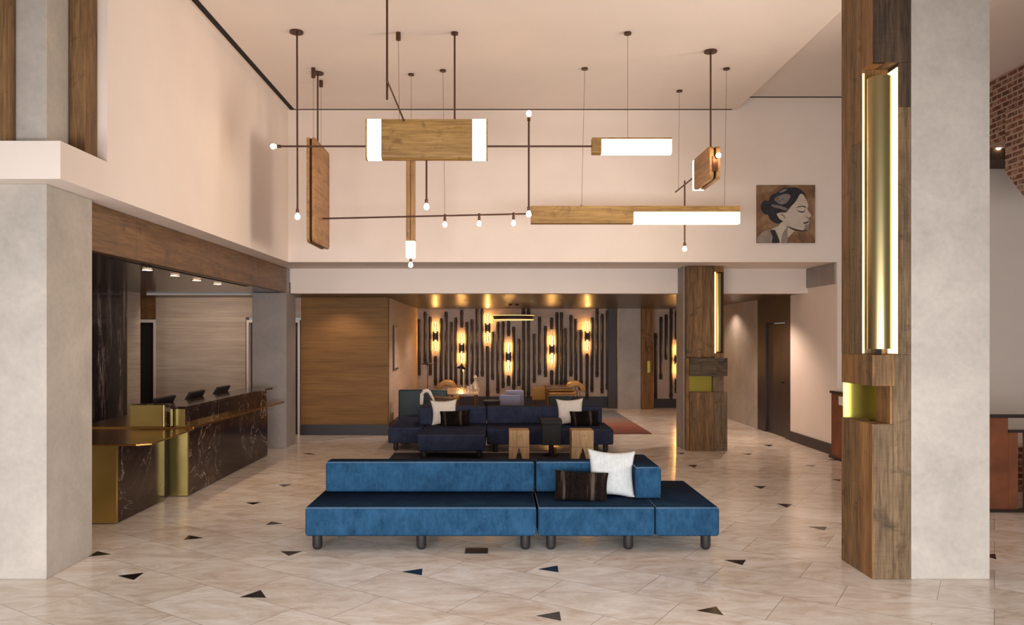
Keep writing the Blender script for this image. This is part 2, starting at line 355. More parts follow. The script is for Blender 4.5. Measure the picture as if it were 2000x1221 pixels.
struct('wall_reception_left', MB().box(-8, DX[1]+.04, YW, YW+.2, 2.20, ZL).box(-8, DX[0], YW, YW+.2, 0, 2.20), 'walnut_panel')
struct('wall_alcove', MB().box(-6.25, -6.05, 5.9, 8.4, 0, ZL).box(-6.25, -6.05, 12.55, 13.08, 0, ZL), 'grasscloth')
struct('wall_alcove_marble', MB().box(-6.25, -6.02, 8.4, 12.55, 0, ZL), 'marble_wall')
struct('wall_corridor', MB().box(-8.1, -7.9, 13.1, YW, 0, ZL).box(-8.1, -6.25, 13.0, 13.08, 0, ZL), 'grasscloth')
def door(n, x0, x1, h, leafmat, framemat, y=YW):
    r = bpy.data.objects.new('door_%d' % n, None); COL.objects.link(r); r.location = (x0, y, 0); r['kind'] = 'structure'
    MB().box(x0, x1, y+.12, y+.18, 0, h).build('door_leaf', leafmat, r)
    MB().box(x0-.04, x0, y-.02, y+.12, 0, h+.05).box(x1, x1+.04, y-.02, y+.12, 0, h+.05).box(x0, x1, y-.02, y+.12, h, h+.05).build('door_frame', framemat, r)
door(1, DX[0], DX[1], 2.14, 'slot_black', 'trim_white')  # black panel painted in for the dark room behind this opening
door(2, DX[2]-.03, DX[3]+.04, 2.14, 'walnut_dark', 'trim_white')
# dark panelled door wall on the right
struct('wall_right_panel', MB().box(5.32, 5.5, 13.86, 14.12, 0, ZL).box(5.32, 5.5, 15.15, 15.6, 0, ZL).box(5.32, 5.5, 14.12, 15.15, 2.14, ZL), 'walnut_dark')
r = bpy.data.objects.new('door_3', None); COL.objects.link(r); r.location = (5.38, 14.6, 0); r['kind'] = 'structure'
MB().box(5.36, 5.42, 14.14, 15.13, 0, 2.12).build('door_leaf', 'walnut_dark', r, bevel=.004)
MB().tube([(5.36, 14.25, 1.02), (5.30, 14.25, 1.02), (5.30, 14.38, 1.02)], .011).build('door_handle', 'black_metal', r)
# baseboards
struct('baseboard_left', MB().box(-3.70, -2.03, YW-.02, YW, 0, .20), 'base_dark')
struct('baseboard_lounge', MB().box(-2.05, -2.03, YW, YF, 0, .20), 'base_dark')
struct('baseboard_far', MB().box(-2.03, 3.0, YF-.02, YF, 0, .30), 'base_navy')
struct('baseboard_far_right', MB().box(4.1, 5.3, YF-.02, YF, 0, .24), 'base_dark')
struct('baseboard_right', MB().box(5.295, 5.32, YB-.02, 13.84, 0, .17).box(5.3, 9.4, YB-.02, YB, 0, .17), 'base_dark')
# ------------------------------------------------------------------ columns
def col(name, mb, mat, label, cat='column', **k): return tag(mb.build(name, mat, **k), label, cat)
col('concrete_column', MB().box(-4.7, -3.44, 5.88, 6.55, 0, ZS), 'plaster_grey', 'pale plaster column carrying the white ledge, left of the brass desk', bevel=.006, loc=(-4, 6.2, 0))
col('concrete_column', MB().box(-4.7, -3.44, 5.88, 6.19, EYE+1.463, ZC), 'plaster_grey', 'upper plaster column standing on the white ledge at upper left', bevel=.006, loc=(-4, 6, EYE+1.463))
col('timber_post', MB().box(-3.438, -3.31, 6.19, 6.385, EYE+1.463, ZC), 'reclaimed_a', 'brown reclaimed timber post right of the upper plaster column on the ledge', 'post', bevel=.004, loc=(-3.4, 6.3, EYE+1.463))
col('timber_post', MB().box(-4.0, -3.67, 5.75, 5.875, EYE+1.463, ZC), 'reclaimed_a', 'timber post cut by the left edge of the photo, standing on the ledge', 'post', bevel=.004, loc=(-3.8, 5.8, EYE+1.463))
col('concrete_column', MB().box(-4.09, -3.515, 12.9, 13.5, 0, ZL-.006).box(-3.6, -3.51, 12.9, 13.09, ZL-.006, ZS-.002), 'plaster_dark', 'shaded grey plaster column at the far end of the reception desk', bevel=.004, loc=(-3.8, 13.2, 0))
col('concrete_column', MB().box(3.183, 3.785, 5.88, 6.41, 0, ZC-.001), 'plaster_grey', 'tall pale plaster column right of the lit timber column in the foreground', bevel=.006, loc=(3.5, 6.1, 0))
col('concrete_column', MB().box(3.18, 3.775, 19.96, 20.29, 0, ZL-.002), 'plaster_grey', 'plaster column against the far lounge wall, beyond the rust rug', loc=(3.5, 20.1, 0))
c = thing('timber_column', (3.95, 20.05, 0), 'slim timber column beside the plaster column on the far lounge wall', 'column')
MB().box(3.785, 4.10, 19.9, 20.2, 0, ZL-.002).build('plank', 'reclaimed_c', c, bevel=.005)
MB().box(3.93, 4.0, 19.885, 19.9, .95, 1.25).build('brass_inset', 'brass_green', c)
col('wall_panel', MB().box(2.95, 3.17, 20.1, 20.295, 0, ZL-.002), 'walnut_dark', 'narrow dark wood panel left of the far plaster column', 'panel', loc=(3.05, 20.2, 0))

# foreground timber column with lit brass tube and brass-lined niche
c = thing('timber_column', (3.03, 6.15, 0), 'tall foreground timber column with glowing brass tube recess and brass niche', 'column')
x0, x1, xs, y0, y1 = 2.885, 3.181, 3.045, 5.88, 6.41
ZN0, ZN1, ZK, ZT = 1.19, 1.48, 1.72, 3.96
B = .005
MB().box(x0, x0+.10, 6.095, y1, 0, ZN0).build('plank', 'reclaimed_a', c, bevel=B)
MB().box(x0, xs-.002, y0, 6.093, 0, ZN0).build('plank', 'reclaimed_c', c, bevel=B)
MB().box(x0+.004, xs-.003, y0-.004, y0+.03, 0, ZN0-.002).build('plank', 'reclaimed_b', c, bevel=B)
MB().box(xs, x1, y0, y1, 0, ZK).build('plank', 'reclaimed_b', c, bevel=B)
MB().box(x0, x0+.12, 6.12, y1, ZN1, ZK).build('plank', 'reclaimed_c', c, bevel=B)
MB().box(x0-.004, xs+.012, y0-.008, 6.118, ZN1, ZK).build('plank', 'reclaimed_a', c, bevel=B)
MB().box(x0+.10, xs-.002, 6.25, y1, 0, ZN0).build('plank', 'reclaimed_a', c); MB().box(x0+.12, xs-.002, 6.12, y1, ZN1, ZK-.001).build('plank', 'reclaimed_a', c)
MB().box(xs-.02, xs-.001, y0+.012, 6.10, ZN0, ZN1).build('niche_cheek', 'reclaimed_c', c)
arc = [(3.043-.152*(1-math.cos(t)), 6.09+.30*math.sin(t)) for t in [PI/2*k/14 for k in range(15)]]
mb = MB()
vs = [(x, y, z) for z in (ZN0, ZN1) for x, y in arc]; mb.add(vs, [(i, i+1, 16+i, 15+i) for i in range(14)])
mb.build('niche_lining', 'brass_green', c, smooth=True)
XR, YR = 3.09, 6.05
MB().box(x0, x1, YR+.19, y1, ZK, ZC-.001).build('plank', 'reclaimed_a', c, bevel=B)
MB().box(x0, x0+.30, YR, YR+.188, ZK, 3.40).build('plank', 'reclaimed_b', c, bevel=B)
MB().box(x0, x0+.30, YR, YR+.188, 3.40, ZC-.001).build('plank', 'reclaimed_a', c, bevel=B)
MB().box(XR, x1, y0, YR, ZK, 3.62).build('plank', 'reclaimed_b', c, bevel=B)
MB().box(XR, x1, y0, YR, 3.62, ZT).build('plank', 'reclaimed_d', c, bevel=B)
MB().box(x0, x0+.10, y0+.002, YR, ZT, ZC-.001).build('plank', 'reclaimed_c', c, bevel=B)
MB().box(x0+.10, x1, y0, YR, ZT, ZC-.001).box(x0+.002, x0+.10, y0-.001, y0+.03, ZT, ZC-.001).build('plank', 'reclaimed_d', c, bevel=B)
tb = MB().lathe((2.977, 5.960, 1.765), [(.086, 0), (.086, 2.10), (.080, 2.10)], 40).build('brass_tube', 'brass_tube', c, smooth=True)
MB().box(3.084, 3.0895, 5.90, 6.04, ZK+.008, ZT-.03).build('light_panel', 'led_panel', c)
MB().box(2.889, 2.900, 6.040, 6.049, 1.73, 3.93).build('light_strip', 'led_panel', c)
MB().box(2.95, 2.99, 5.95, 5.98, ZK+.001, 1.764).build('tube_mount', 'black_metal', c)

# middle column
c = thing('timber_column', (3.45, 12.7, 0), 'timber column in the middle distance with a glowing slot on its right edge', 'column')
a = 12.56
MB().box(3.12, 3.59, a, 12.70, 1.52, ZS-.002).build('plank', 'reclaimed_a', c, bevel=.03)
MB().box(3.12, 3.168, a, 12.70, 0, 1.519).build('plank', 'reclaimed_c', c, bevel=B)
MB().box(3.17, 3.785, a-.03, 12.70, 1.225, 1.52).build('plank', 'reclaimed_x', c, bevel=B)
MB().box(3.17, 3.565, a-.02, 12.70, 0, .965).build('plank', 'reclaimed_a', c, bevel=B)
MB().box(3.567, 3.785, a-.02, 12.70, 0, .965).build('plank', 'reclaimed_b', c, bevel=B)
MB().box(3.565, 3.74, a+.03, 12.70, .965, 1.225).build('plank', 'reclaimed_b', c, bevel=B)
MB().box(3.168, 3.563, a+.10, 12.70, .965, 1.225).build('niche_lining', 'brass_dull', c)
MB().box(3.592, 3.74, a+.03, 12.70, ZS-.10, ZS-.002).box(3.592, 3.74, a+.03, 12.70, 1.52, 1.60).build('plank', 'reclaimed_c', c)
MB().box(3.592, 3.61, a+.03, a+.06, 1.60, ZS-.10).build('light_strip', 'led_panel', c)
MB().box(3.625, 3.72, a+.04, a+.12, 1.60, ZS-.10).build('brass_tube', 'brass_tube', c, bevel=.03, seg=4)
MB().box(3.722, 3.74, a+.03, 12.70, 1.60, ZS-.10).build('plank', 'reclaimed_d', c)
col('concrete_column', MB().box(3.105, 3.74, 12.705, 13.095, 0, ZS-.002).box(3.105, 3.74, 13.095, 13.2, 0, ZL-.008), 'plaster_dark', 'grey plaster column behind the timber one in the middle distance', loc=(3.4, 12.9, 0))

# ------------------------------------------------------------------ brickwork, light and guard on the right
col('brick_bulkhead', MB().box(7.17, 7.6, 5.0, 11.25, EYE+2.78, ZC2-.002), 'brick', 'brick wall band under the ceiling at the far right', 'brickwork', loc=(7.3, 8, EYE+2.78))
col('brick_corbel', MB().prism([(10.4, EYE+3.05), (10.4, EYE+2.25), (9.9, EYE+1.70), (8.2, EYE+1.70), (8.2, EYE+3.05)], 'X', 6.9, 7.168), 'brick', 'projecting brick corbel with slanted foot at the right edge of the photo', 'brickwork', loc=(7, 9.5, EYE+1.7))
c = thing('timber_beam', (7.6, 11.6, EYE+2.72), 'dark timber beam under the brickwork with a small lit lamp', 'beam')
MB().box(7.16, 8.6, 11.27, 11.9, EYE+2.62, EYE+2.84).build('beam', 'reclaimed_d', c)
MB().lathe((7.37, 11.26, EYE+2.79), [(.035, 0), (.035, .02)], 16, axis=(0, -1, 0)).build('lamp', 'downlight_glow', c)
MB().box(7.16, 8.6, 11.27, 11.9, EYE+2.85, ZC2-.002).build('brick_infill', 'brick', c)
c = thing('stair_guard', (5.4, 8.16, 0), 'rusty steel stair guard panel with dark rails, right of the foreground columns', 'stair guard')
MB().box(5.20, 5.445, 8.16, 8.19, .03, 1.0).build('steel_panel', 'corten', c)
MB().box(5.447, 5.55, 8.16, 8.19, .03, .843).build('steel_panel', 'corten', c)
MB().box(5.62, 7.6, 8.16, 8.19, .03, .843).build('steel_panel', 'corten', c)
MB().box(5.20, 7.6, 8.14, 8.21, 1.0, 1.036).build('top_rail', 'rail_dark', c)
MB().box(5.447, 7.6, 8.145, 8.205, .843, .872).build('mid_rail', 'rail_dark', c)
MB().box(5.20, 7.6, 8.13, 8.21, 0, .03).build('base_rail', 'rail_dark', c)
c = thing('stair_guard', (5.25, 10, 0), 'rusty steel guard end seen left of the foreground timber column', 'stair guard')
MB().box(5.18, 5.21, 8.25, 11.85, .04, 1.0).build('steel_panel', 'corten', c)
MB().box(5.165, 5.225, 8.25, 11.88, 1.0, 1.035).build('top_rail', 'rail_dark', c)
MB().box(5.16, 5.23, 8.25, 11.9, 0, .04).build('base_rail', 'rail_dark', c)
MB().box(5.172, 5.18, 11.30, 11.58, .84, .97).build('grip_inset', 'white_gloss', c)
col('brick_plinth', MB().box(5.3, 7.6, 9.2, 9.5, 0, .55), 'brick', 'low brick wall glimpsed through the gap of the stair guard', 'brickwork', loc=(6, 9.3, 0))

# ------------------------------------------------------------------ portrait
def PT(zx, zy): return (CX*0+((1470+zx/8.721)-CX)*(YB-.04)/F, EYE+(HY-(350+zy/8.721))*(YB-.04)/F)
c = thing('painting', (*[PT(570, 590)[0], YB-.02], PT(570, 590)[1]), 'square painting of a woman with dark hair in a bun, eyes closed, in profile', 'painting')
a0, b0 = PT(75, 1085); a1, b1 = PT(1065, 100)
MB().box(a0, a1, YB-.04, YB-.001, b0, b1).build('canvas', 'canvas_ground', c, bevel=.003)
def poly(name, pts, mat, k, sub=1):
    P = [Vector(PT(*p)) for p in pts]
    if sub:                                # Catmull-Rom smoothing of the drawn outline
        Q = []; n = len(P)
        for i in range(n):
            p0, p1, p2, p3 = P[i-1], P[i], P[(i+1) % n], P[(i+2) % n]
            for t in (0, .25, .5, .75):
                Q.append(.5*((2*p1)+(-p0+p2)*t+(2*p0-5*p1+4*p2-p3)*t*t+(-p0+3*p1-3*p2+p3)*t**3))
        P = Q
    return MB().prism([tuple(p) for p in P], 'Y', YB-.0405-.0006*k, YB-.040).build(name, mat, c)
poly('painted_shoulder', [(78,1084),(80,990),(180,890),(300,850),(420,790),(470,1000),(590,1084)], 'paint_shade', 1, 0)
poly('painted_neck', [(480,740),(440,800),(330,850),(420,920),(450,1050),(470,1084),(580,1080),(600,1000),(660,940),(720,870),(650,830),(590,780),(580,700)], 'paint_skin', 2, 0)
poly('painted_shade', [(600,800),(540,880),(500,960),(490,1084),(580,1080),(600,1010),(590,900)], 'paint_shade', 3)
poly('painted_blouse', [(300,880),(380,870),(400,930),(440,1000),(450,1080),(330,1080),(340,980)], 'paint_dark', 3)
poly('painted_face', [(600,500),(680,400),(790,270),(850,260),(910,350),(945,440),(930,500),(960,560),(990,600),(985,640),(950,665),(960,710),(970,740),(945,780),(955,820),(930,860),(860,875),(740,850),(620,800),(560,720),(560,600)], 'paint_skin', 4)
poly('painted_hair', [(560,575),(650,470),(740,370),(810,250),(870,260),(920,340),(890,250),(820,180),(720,140),(600,145),(470,180),(400,235),(310,280),(270,370),(200,360),(140,440),(150,530),(210,600),(260,610),(300,690),(400,755),(480,745),(500,700),(430,620),(430,580),(500,560)], 'paint_hair', 5)
poly('painted_hair_light', [(370,330),(480,270),(600,250),(640,300),(580,400),(480,430),(400,390)], 'paint_hairlight', 6)
poly('painted_hair_light', [(330,430),(480,460),(590,500),(570,540),(450,500),(340,470)], 'paint_hairlight', 6)
poly('painted_hair_light', [(450,210),(560,170),(580,190),(470,235)], 'paint_hairlight', 6)
poly('painted_ear', [(410,590),(470,575),(560,570),(575,640),(570,700),(540,715),(470,690),(430,640)], 'paint_skin', 7)
poly('painted_ear_shade', [(470,610),(510,590),(540,620),(560,660),(530,675),(520,640)], 'paint_shade', 8)
poly('painted_jaw_line', [(580,800),(700,845),(840,870),(920,865),(900,885),(740,880),(640,840)], 'paint_dark', 6)
poly('painted_eye', [(750,525),(800,545),(870,545),(900,500),(880,555),(840,570),(790,560)], 'paint_dark', 6)
poly('painted_brow', [(740,490),(790,462),(860,455),(900,470),(905,490),(850,470),(790,478)], 'paint_dark', 6)
poly('painted_lips', [(860,740),(910,730),(955,715),(955,735),(920,752),(880,760)], 'paint_dark', 6)
poly('painted_lips', [(885,780),(930,770),(940,785),(905,810),(890,805)], 'paint_shade', 6)
poly('painted_nostril', [(900,640),(945,645),(950,662),(930,668)], 'paint_shade', 6)
poly('painted_chin_shade', [(880,830),(950,790),(955,830),(930,862),(870,870)], 'paint_shade', 5)

# ------------------------------------------------------------------ hanging lamps
def bulb(parent, p, d=(0, 0, -1), name='bulb'):
    p = Vector(p); d = Vector(d)
    s = MB().lathe(p, [(.012, 0), (.019, .004), (.019, .045), (.016, .05)], 14, axis=d).build('socket', 'bronze', parent, smooth=True)
    g = MB().lathe(p+d*.048, [(.010, 0), (.017, .010), (.027, .030), (.030, .045), (.027, .060), (.016, .071), (.003, .075)], 18, axis=d).build(name, 'bulb_glow', s, smooth=True)
    return s
def canopy(parent, x, y, r=.08, h=.02, z=None):
    MB().lathe((x, y, (z or ZC)-h), [(r, 0), (r, h-.0005)], 24).build('canopy', 'bronze', parent, smooth=True)
def rod(parent, a, b, r=.011, name='rod'): return MB().tube([a, b], r, 10).build(name, 'bronze', parent, smooth=True)
def wire(parent, a, b): return MB().tube([a, b], .0022, 6).build('wire', 'bronze', parent)
Y1 = 8.9; ZR = EYE+2.22; A = lambda px, Y: (px-CX)*Y/F; H = lambda py, Y: EYE+(HY-py)*Y/F
L = thing('pendant_light', (A(833, Y1), Y1, ZC), 'big oak box pendant with two lit ends on thin bronze rods with bare bulbs', 'pendant light')
rod(L, (A(546, Y1), Y1, ZR), (A(714, Y1), Y1, ZR)); rod(L, (A(950, Y1), Y1, ZR), (A(1160, Y1), Y1, ZR))
bulb(L, (A(549, Y1), Y1, ZR), (-1, 0, 0))
canopy(L, A(580, 8.89), 8.87, .078); rod(L, (A(580, 8.87), 8.872, ZC-.01), (A(581, 8.87), 8.872, H(408, 8.87))); bulb(L, (A(581, 8.87), 8.872, H(408, 8.87)))
canopy(L, A(888, 8.9), 8.9, .041, .025); rod(L, (A(888, 8.9), 8.9, ZC-.01), (A(888, 8.9), 8.9, H(236, 8.9)))
rod(L, (A(833, Y1), Y1, H(310, Y1)), (A(833, Y1), Y1, H(390, Y1))); bulb(L, (A(833, Y1), Y1, H(389, Y1)))
xv = A(1033, Y1); rod(L, (xv, Y1+.02, H(236, Y1)), (xv, Y1+.02, H(405, Y1))); bulb(L, (xv, Y1+.02, H(236, Y1)), (0, 0, 1)); bulb(L, (xv, Y1+.02, H(403, Y1)))
canopy(L, A(756, 7.6), 7.6, .078); rod(L, (A(756, 7.6), 7.6, ZC-.01), (A(756, 7.6), 7.6, H(195, 7.6)))
rod(L, (-1.055, 7.45, EYE+2.50), (-1.055, 8.86, EYE+2.50)); rod(L, (-1.1, 8.88, EYE+2.50), (-1.1, 8.88, EYE+2.42), .006)
MB().lathe((A(778, 8.9), 8.9, ZC-.09), [(.028, 0), (.028, .0895)], 18).build('canopy', 'bronze', L, smooth=True)
wire(L, (A(778, 8.9), 8.9, ZC-.08), (A(780, 8.9), 8.9, H(236, 8.9)))
canopy(L, A(1226, 8.9), 8.9, .042, .025); wire(L, (A(1226, 8.9), 8.9, ZC-.02), (A(1226, 8.9), 8.9, H(269, 8.9)))
yb0, yb1 = 8.835, 8.965; zb, zt = H(311, 8.84), H(233, 8.84)
prof = rrect(yb0, yb1, zb, zt, .045, 6, '1100')
bx = MB().prism(prof, 'X', A(744.5, yb0), A(922.5, yb0)).build('lamp_box', 'oak_x', L, smooth=True)
prof2 = rrect(yb0-.003, yb1+.003, zb-.003, zt+.003, .045, 6, '1100')
MB().prism(prof2, 'X', A(714, yb0), A(717, yb0)).build('end_rim', 'oak_x', bx); MB().prism(prof2, 'X', A(949.5, yb0), A(952, yb0)).build('end_rim', 'oak_x', bx)
MB().prism(prof, 'X', A(717, yb0), A(744.5, yb0)).build('diffuser', 'diffuser_glow', bx, smooth=True)
MB().prism(prof, 'X', A(922.5, yb0), A(949.5, yb0)).build('diffuser', 'diffuser_glow', bx, smooth=True)
zb, zt = H(300, 8.85), H(268.5, 8.85)
prof = rrect(8.85, 8.96, zb, zt-.018, .03, 5, '1100')
lb = MB().prism(rrect(8.848, 8.962, zb, zt-.017, .03, 5, '1100'), 'X', A(1157, 8.85), A(1175, 8.85)).box(A(1157, 8.85), A(1312, 8.85), 8.848, 8.962, zt-.017, zt).build('lamp_bar', 'oak_x', L)
MB().prism(prof, 'X', A(1175, 8.85), A(1312, 8.85)).build('diffuser', 'diffuser_glow', lb, smooth=True)

# frame two: upright slab on the left, rod with three bulbs, long bar on the right
Y2 = 10.08; ZR2 = EYE+1.607
L = thing('pendant_light', (A(869, Y2), Y2, ZC), 'low half-lit oak bar pendant joined by a three-bulb rod to an upright slab', 'pendant light')
def slab(parent, xc, y0, y1, z0, z1, corners='1100', gap=.028, t=.04, mat='oak_y', r=.1):
    pr = rrect(y0, y1, z0, z1, r, 8, corners)
    for s, n in ((-1, 'board'), (1, 'board')):
        xa, xb = sorted((xc+s*gap/2, xc+s*(gap/2+t))); MB().prism(pr, 'X', xa, xb).build(n, mat, parent, bevel=.006)
    pr2 = rrect(y0+.02, y1-.02, z0+.02, z1-.01, r, 8, corners); MB().prism(pr2, 'X', xc-gap/2, xc+gap/2).build('core', 'slot_black', parent)
slab(L, -2.385, 9.9, 10.78, EYE+1.235, EYE+2.585, '1110', r=.07)
MB().lathe((A(612, 10.07), 10.07, ZC-.13), [(.027, 0), (.027, .1295)], 16).build('canopy', 'bronze', L, smooth=True)
wire(L, (A(612, 10.07), 10.07, ZC-.1), (A(612, 10.07), 10.07, EYE+2.57))
MB().lathe((A(627, 10.56), 10.56, ZC-.09), [(.027, 0), (.027, .0895)], 16).build('canopy', 'bronze', L, smooth=True)
wire(L, (A(627, 10.56), 10.56, ZC-.08), (A(627, 10.56), 10.56, EYE+2.57))
canopy(L, A(620.5, 10.25), 10.25, .078); rod(L, (A(620.5, 10.25), 10.25, ZC-.01), (A(620.5, 10.25), 10.25, EYE+2.56))
rod(L, (-2.335, 10.35, ZR2), (A(1040, 10.0), 10.0, ZR2+.01))
for px in (869, 936, 1003):
    t = (px-632)/(1037-632); y = 10.35-t*.35; x = A(px, y); z = ZR2+t*.01
    rod(L, (x, y, z+.02), (x, y, z-.03), .015, 'bulb_clamp'); bulb(L, (x, y, z-.028))
canopy(L, A(865, 10.15), 10.15, .042, .02); wire(L, (A(865, 10.15), 10.15, ZC-.01), (A(869, 10.15), 10.15, ZR2))
for px, q in ((1142, 1136), (1419, 1415)): canopy(L, A(px, Y2), Y2, .042, .02); wire(L, (A(px, Y2), Y2, ZC-.01), (A(q, Y2), Y2, H(402, Y2)))
yb0, yb1 = 10.02, 10.14; zb, zt = H(436.5, yb0), H(402, yb0); zm = H(414, yb0); xa, xm, xb = A(1037, yb0), A(1238, yb0), A(1446, yb0)
lb = MB().prism(rrect(yb0, yb1, zb, zt, .02, 4, '1100'), 'X', xa, xm).box(xm, xb, yb0, yb1, zm, zt).build('lamp_bar', 'oak_x', L)
MB().prism(rrect(yb0-.001, yb1+.001, zb-.001, zm, .02, 4, '1100'), 'X', xm+.001, xb-.004).build('diffuser', 'diffuser_glow', lb, smooth=True)
rod(lb, (A(1136, yb0), Y2, zt+.02), (A(1136, yb0), Y2, zt), .012, 'wire_grip')

# upright narrow lamp
L = thing('pendant_light', (-1.13, 10.3, ZC), 'narrow upright oak lamp with lit lower end and one bulb below', 'pendant light')
canopy(L, A(803, 10.3), 10.3, .04); wire(L, (A(803, 10.3), 10.3, ZC-.01), (A(803, 10.3), 10.3, H(262, 10.3)))
xa, xb = A(793, 10.28), A(809.5, 10.28); zc = H(471, 10.28)
MB().box(xa, (xa+xb)/2-.003, 10.28, 10.42, zc, H(258, 10.28)).build('board', 'oak_z', L, bevel=.004)
MB().box((xa+xb)/2+.003, xb, 10.28, 10.42, zc, H(258, 10.28)).build('board', 'oak_z', L, bevel=.004)
MB().prism(rrect(xa, xb, H(504, 10.28), zc, .02, 4, '1100'), 'Y', 10.275, 10.42).build('diffuser', 'diffuser_glow', L)
bulb(L, ((xa+xb)/2, 10.34, H(504, 10.3)))

# right cluster
L = thing('pendant_light', (2.646, 9.45, ZC), 'short oak slab pendant hung at the right, with a bulb at its near end', 'pendant light')
XS = 2.662
slab(L, XS, 9.32, 10.06, EYE+1.93, EYE+2.335, '1111', gap=.03, t=.052, r=.06)
MB().prism(rrect(10.06, 10.12, EYE+1.935, EYE+2.33, .025, 4), 'X', XS-.068, XS+.068).build('diffuser', 'diffuser_glow', L)
canopy(L, A(1388, 9.47), 9.47, .078); rod(L, (A(1388, 9.47), 9.47, ZC-.01), (A(1388, 9.47), 9.47, EYE+2.31))
MB().box(XS-.03, XS+.03, 9.30, 9.33, EYE+2.02, EYE+2.2).build('bulb_plate', 'bronze', L); bulb(L, (2.675, 9.31, EYE+2.19), (0, -1, 0))
rod(L, (2.615, 10.1, EYE+2.12), (2.615, 11.16, EYE+2.12)); xr = A(1334.5, 10.74)+.02
rod(L, (xr, 10.74, EYE+2.2), (xr, 10.74, H(476, 10.74))); bulb(L, (xr, 10.74, H(474, 10.74)))
canopy(L, A(1327, 10.99), 10.99, .042); wire(L, (A(1327, 10.99), 10.99, ZC-.01), (2.615, 10.99, EYE+2.12))

# ring lamp over the lounge
yl = 17.4; c = thing('pendant_light', (A(1003, yl), yl, ZL), 'bronze ring pendant hanging from the dark lounge ceiling', 'pendant light')
zc = H(621, yl); xc = A(1003, yl)
ring = MB(); n = 48
pr = [(.44, -.045), (.47, .045), (.455, .045), (.425, -.045)]
vs = [(xc+r_*math.cos(2*PI*k/n), yl+r_*math.sin(2*PI*k/n), zc+z_) for r_, z_ in pr for k in range(n)]
ring.add(vs, [(i*n+k, i*n+(k+1) % n, ((i+1) % 4)*n+(k+1) % n, ((i+1) % 4)*n+k) for i in range(4) for k in range(n)]).build('ring', 'pipe_dark', c, smooth=True)
for nm, z_, r0, mt in (('diffuser', -.048, .425, 'led_soft'), ('diffuser', .046, .44, 'led_soft')):
    g = MB(); vs = [(xc+r_*math.cos(2*PI*k/n), yl+r_*math.sin(2*PI*k/n), zc+z_+dz) for r_, dz in ((r0, 0), (r0+.03, 0), (r0+.03, .008), (r0, .008)) for k in range(n)]
    g.add(vs, [(i*n+k, i*n+(k+1) % n, ((i+1) % 4)*n+(k+1) % n, ((i+1) % 4)*n+k) for i in range(4) for k in range(n)]).build(nm, mt, c, smooth=True)
MB().lathe((xc, yl, ZL-.035), [(.12, 0), (.12, .034)], 24).build('canopy', 'bronze', c, smooth=True)
for k in range(3):
    t = 2*PI*k/3+.4; wire(c, (xc+.05*math.cos(t), yl+.05*math.sin(t), ZL-.03), (xc+.45*math.cos(t), yl+.45*math.sin(t), zc+.04))

# downlights over the desk
for x, y, nm in ((-3.9, 8.6, 'nearest of the four lit downlights over the reception desk'), (-3.92, 9.39, 'second nearest lit downlight over the reception desk'), (-3.95, 10.15, 'third lit downlight over the reception desk, going away'), (-3.93, 10.85, 'farthest of the four lit downlights over the reception desk')):
    c = thing('downlight', (x, y, ZL), nm, 'downlight', 'downlights over the desk')
    MB().lathe((x, y, ZL-.006), [(.06, 0), (.068, .0055)], 24).build('trim_ring', 'bronze', c); MB().lathe((x, y, ZL-.008), [(.052, 0), (.052, .003)], 24).build('lens', 'downlight_glow', c)
    spot('downlight_lamp', (x, y, ZL-.02), 22, WARM, 90, .04)

# ------------------------------------------------------------------ wall sculpture of rods and the sconces
YP = YF-.035
rods = [(92,165,700),(148,92,590),(198,140,700),(247,515,795),(300,155,790),(348,92,790),(395,190,790),(440,148,790),(497,75,245),(497,600,790),(545,190,790),(595,165,780),(643,55,715),(692,55,710),(742,420,900),(790,283,742),(840,190,870),(890,185,820),(942,170,325),(942,700,800),(992,235,835),(1040,352,800),(1085,55,900),(1133,55,905),(1187,303,770),(1237,142,695),(1295,228,715),(1353,148,260),(1353,650,790),(1403,98,800),(1447,98,800),(1485,250,790),(1537,125,710),(1583,160,750),(1633,265,800),(1690,490,925),(1737,148,858),(1785,55,717),(1833,115,870),(1883,80,835)]
def ordn(n):
    o = ['first','second','third','fourth','fifth','sixth','seventh','eighth','ninth','tenth','eleventh','twelfth','thirteenth','fourteenth','fifteenth','sixteenth','seventeenth','eighteenth','nineteenth']
    if n < 20: return o[n-1]
    t = ['twentieth','thirtieth','fortieth'][n//10-2]
    return t if n % 10 == 0 else ['twenty','thirty','forty'][n//10-2]+'-'+o[n % 10-1]
def pipe(x, z0, z1, label):
    z1 = min(z1, ZL-.004); c = thing('wall_rod', (x, YP, z0), label, 'wall rod', 'dark rods on the far wall')
    MB().tube([(x, YP-.02, z0), (x, YP-.02, z1)], .037, 10).build('rod', 'pipe_dark', c, smooth=True)
    for z in (z0+.06, z1-.14): MB().tube([(x, YP-.02, z), (x, YP-.02, z+.085)], .044, 10).build('coupling', 'pipe_dark', c, smooth=True)
n = 0; last = None
for zx, a_, b_ in rods:
    px = 800+zx/4.878; x = A(px, YP); z1 = H(590+a_/4.878, YP); z0 = H(590+b_/4.878, YP)
    if zx != last: n += 1
    ln = b_-a_; kind = 'short' if ln < 200 else 'long' if ln > 650 else 'medium'
    wh = ' below a sconce' if zx in (247, 742, 1690) or (zx in (497, 942, 1353) and a_ > 400) else ' above a sconce' if zx in (497, 942, 1353) else ''
    pipe(x, z0, z1, '%s dark rod%s on the far wall, %s counted from the left corner' % (kind, wh, ordn(n))); last = zx
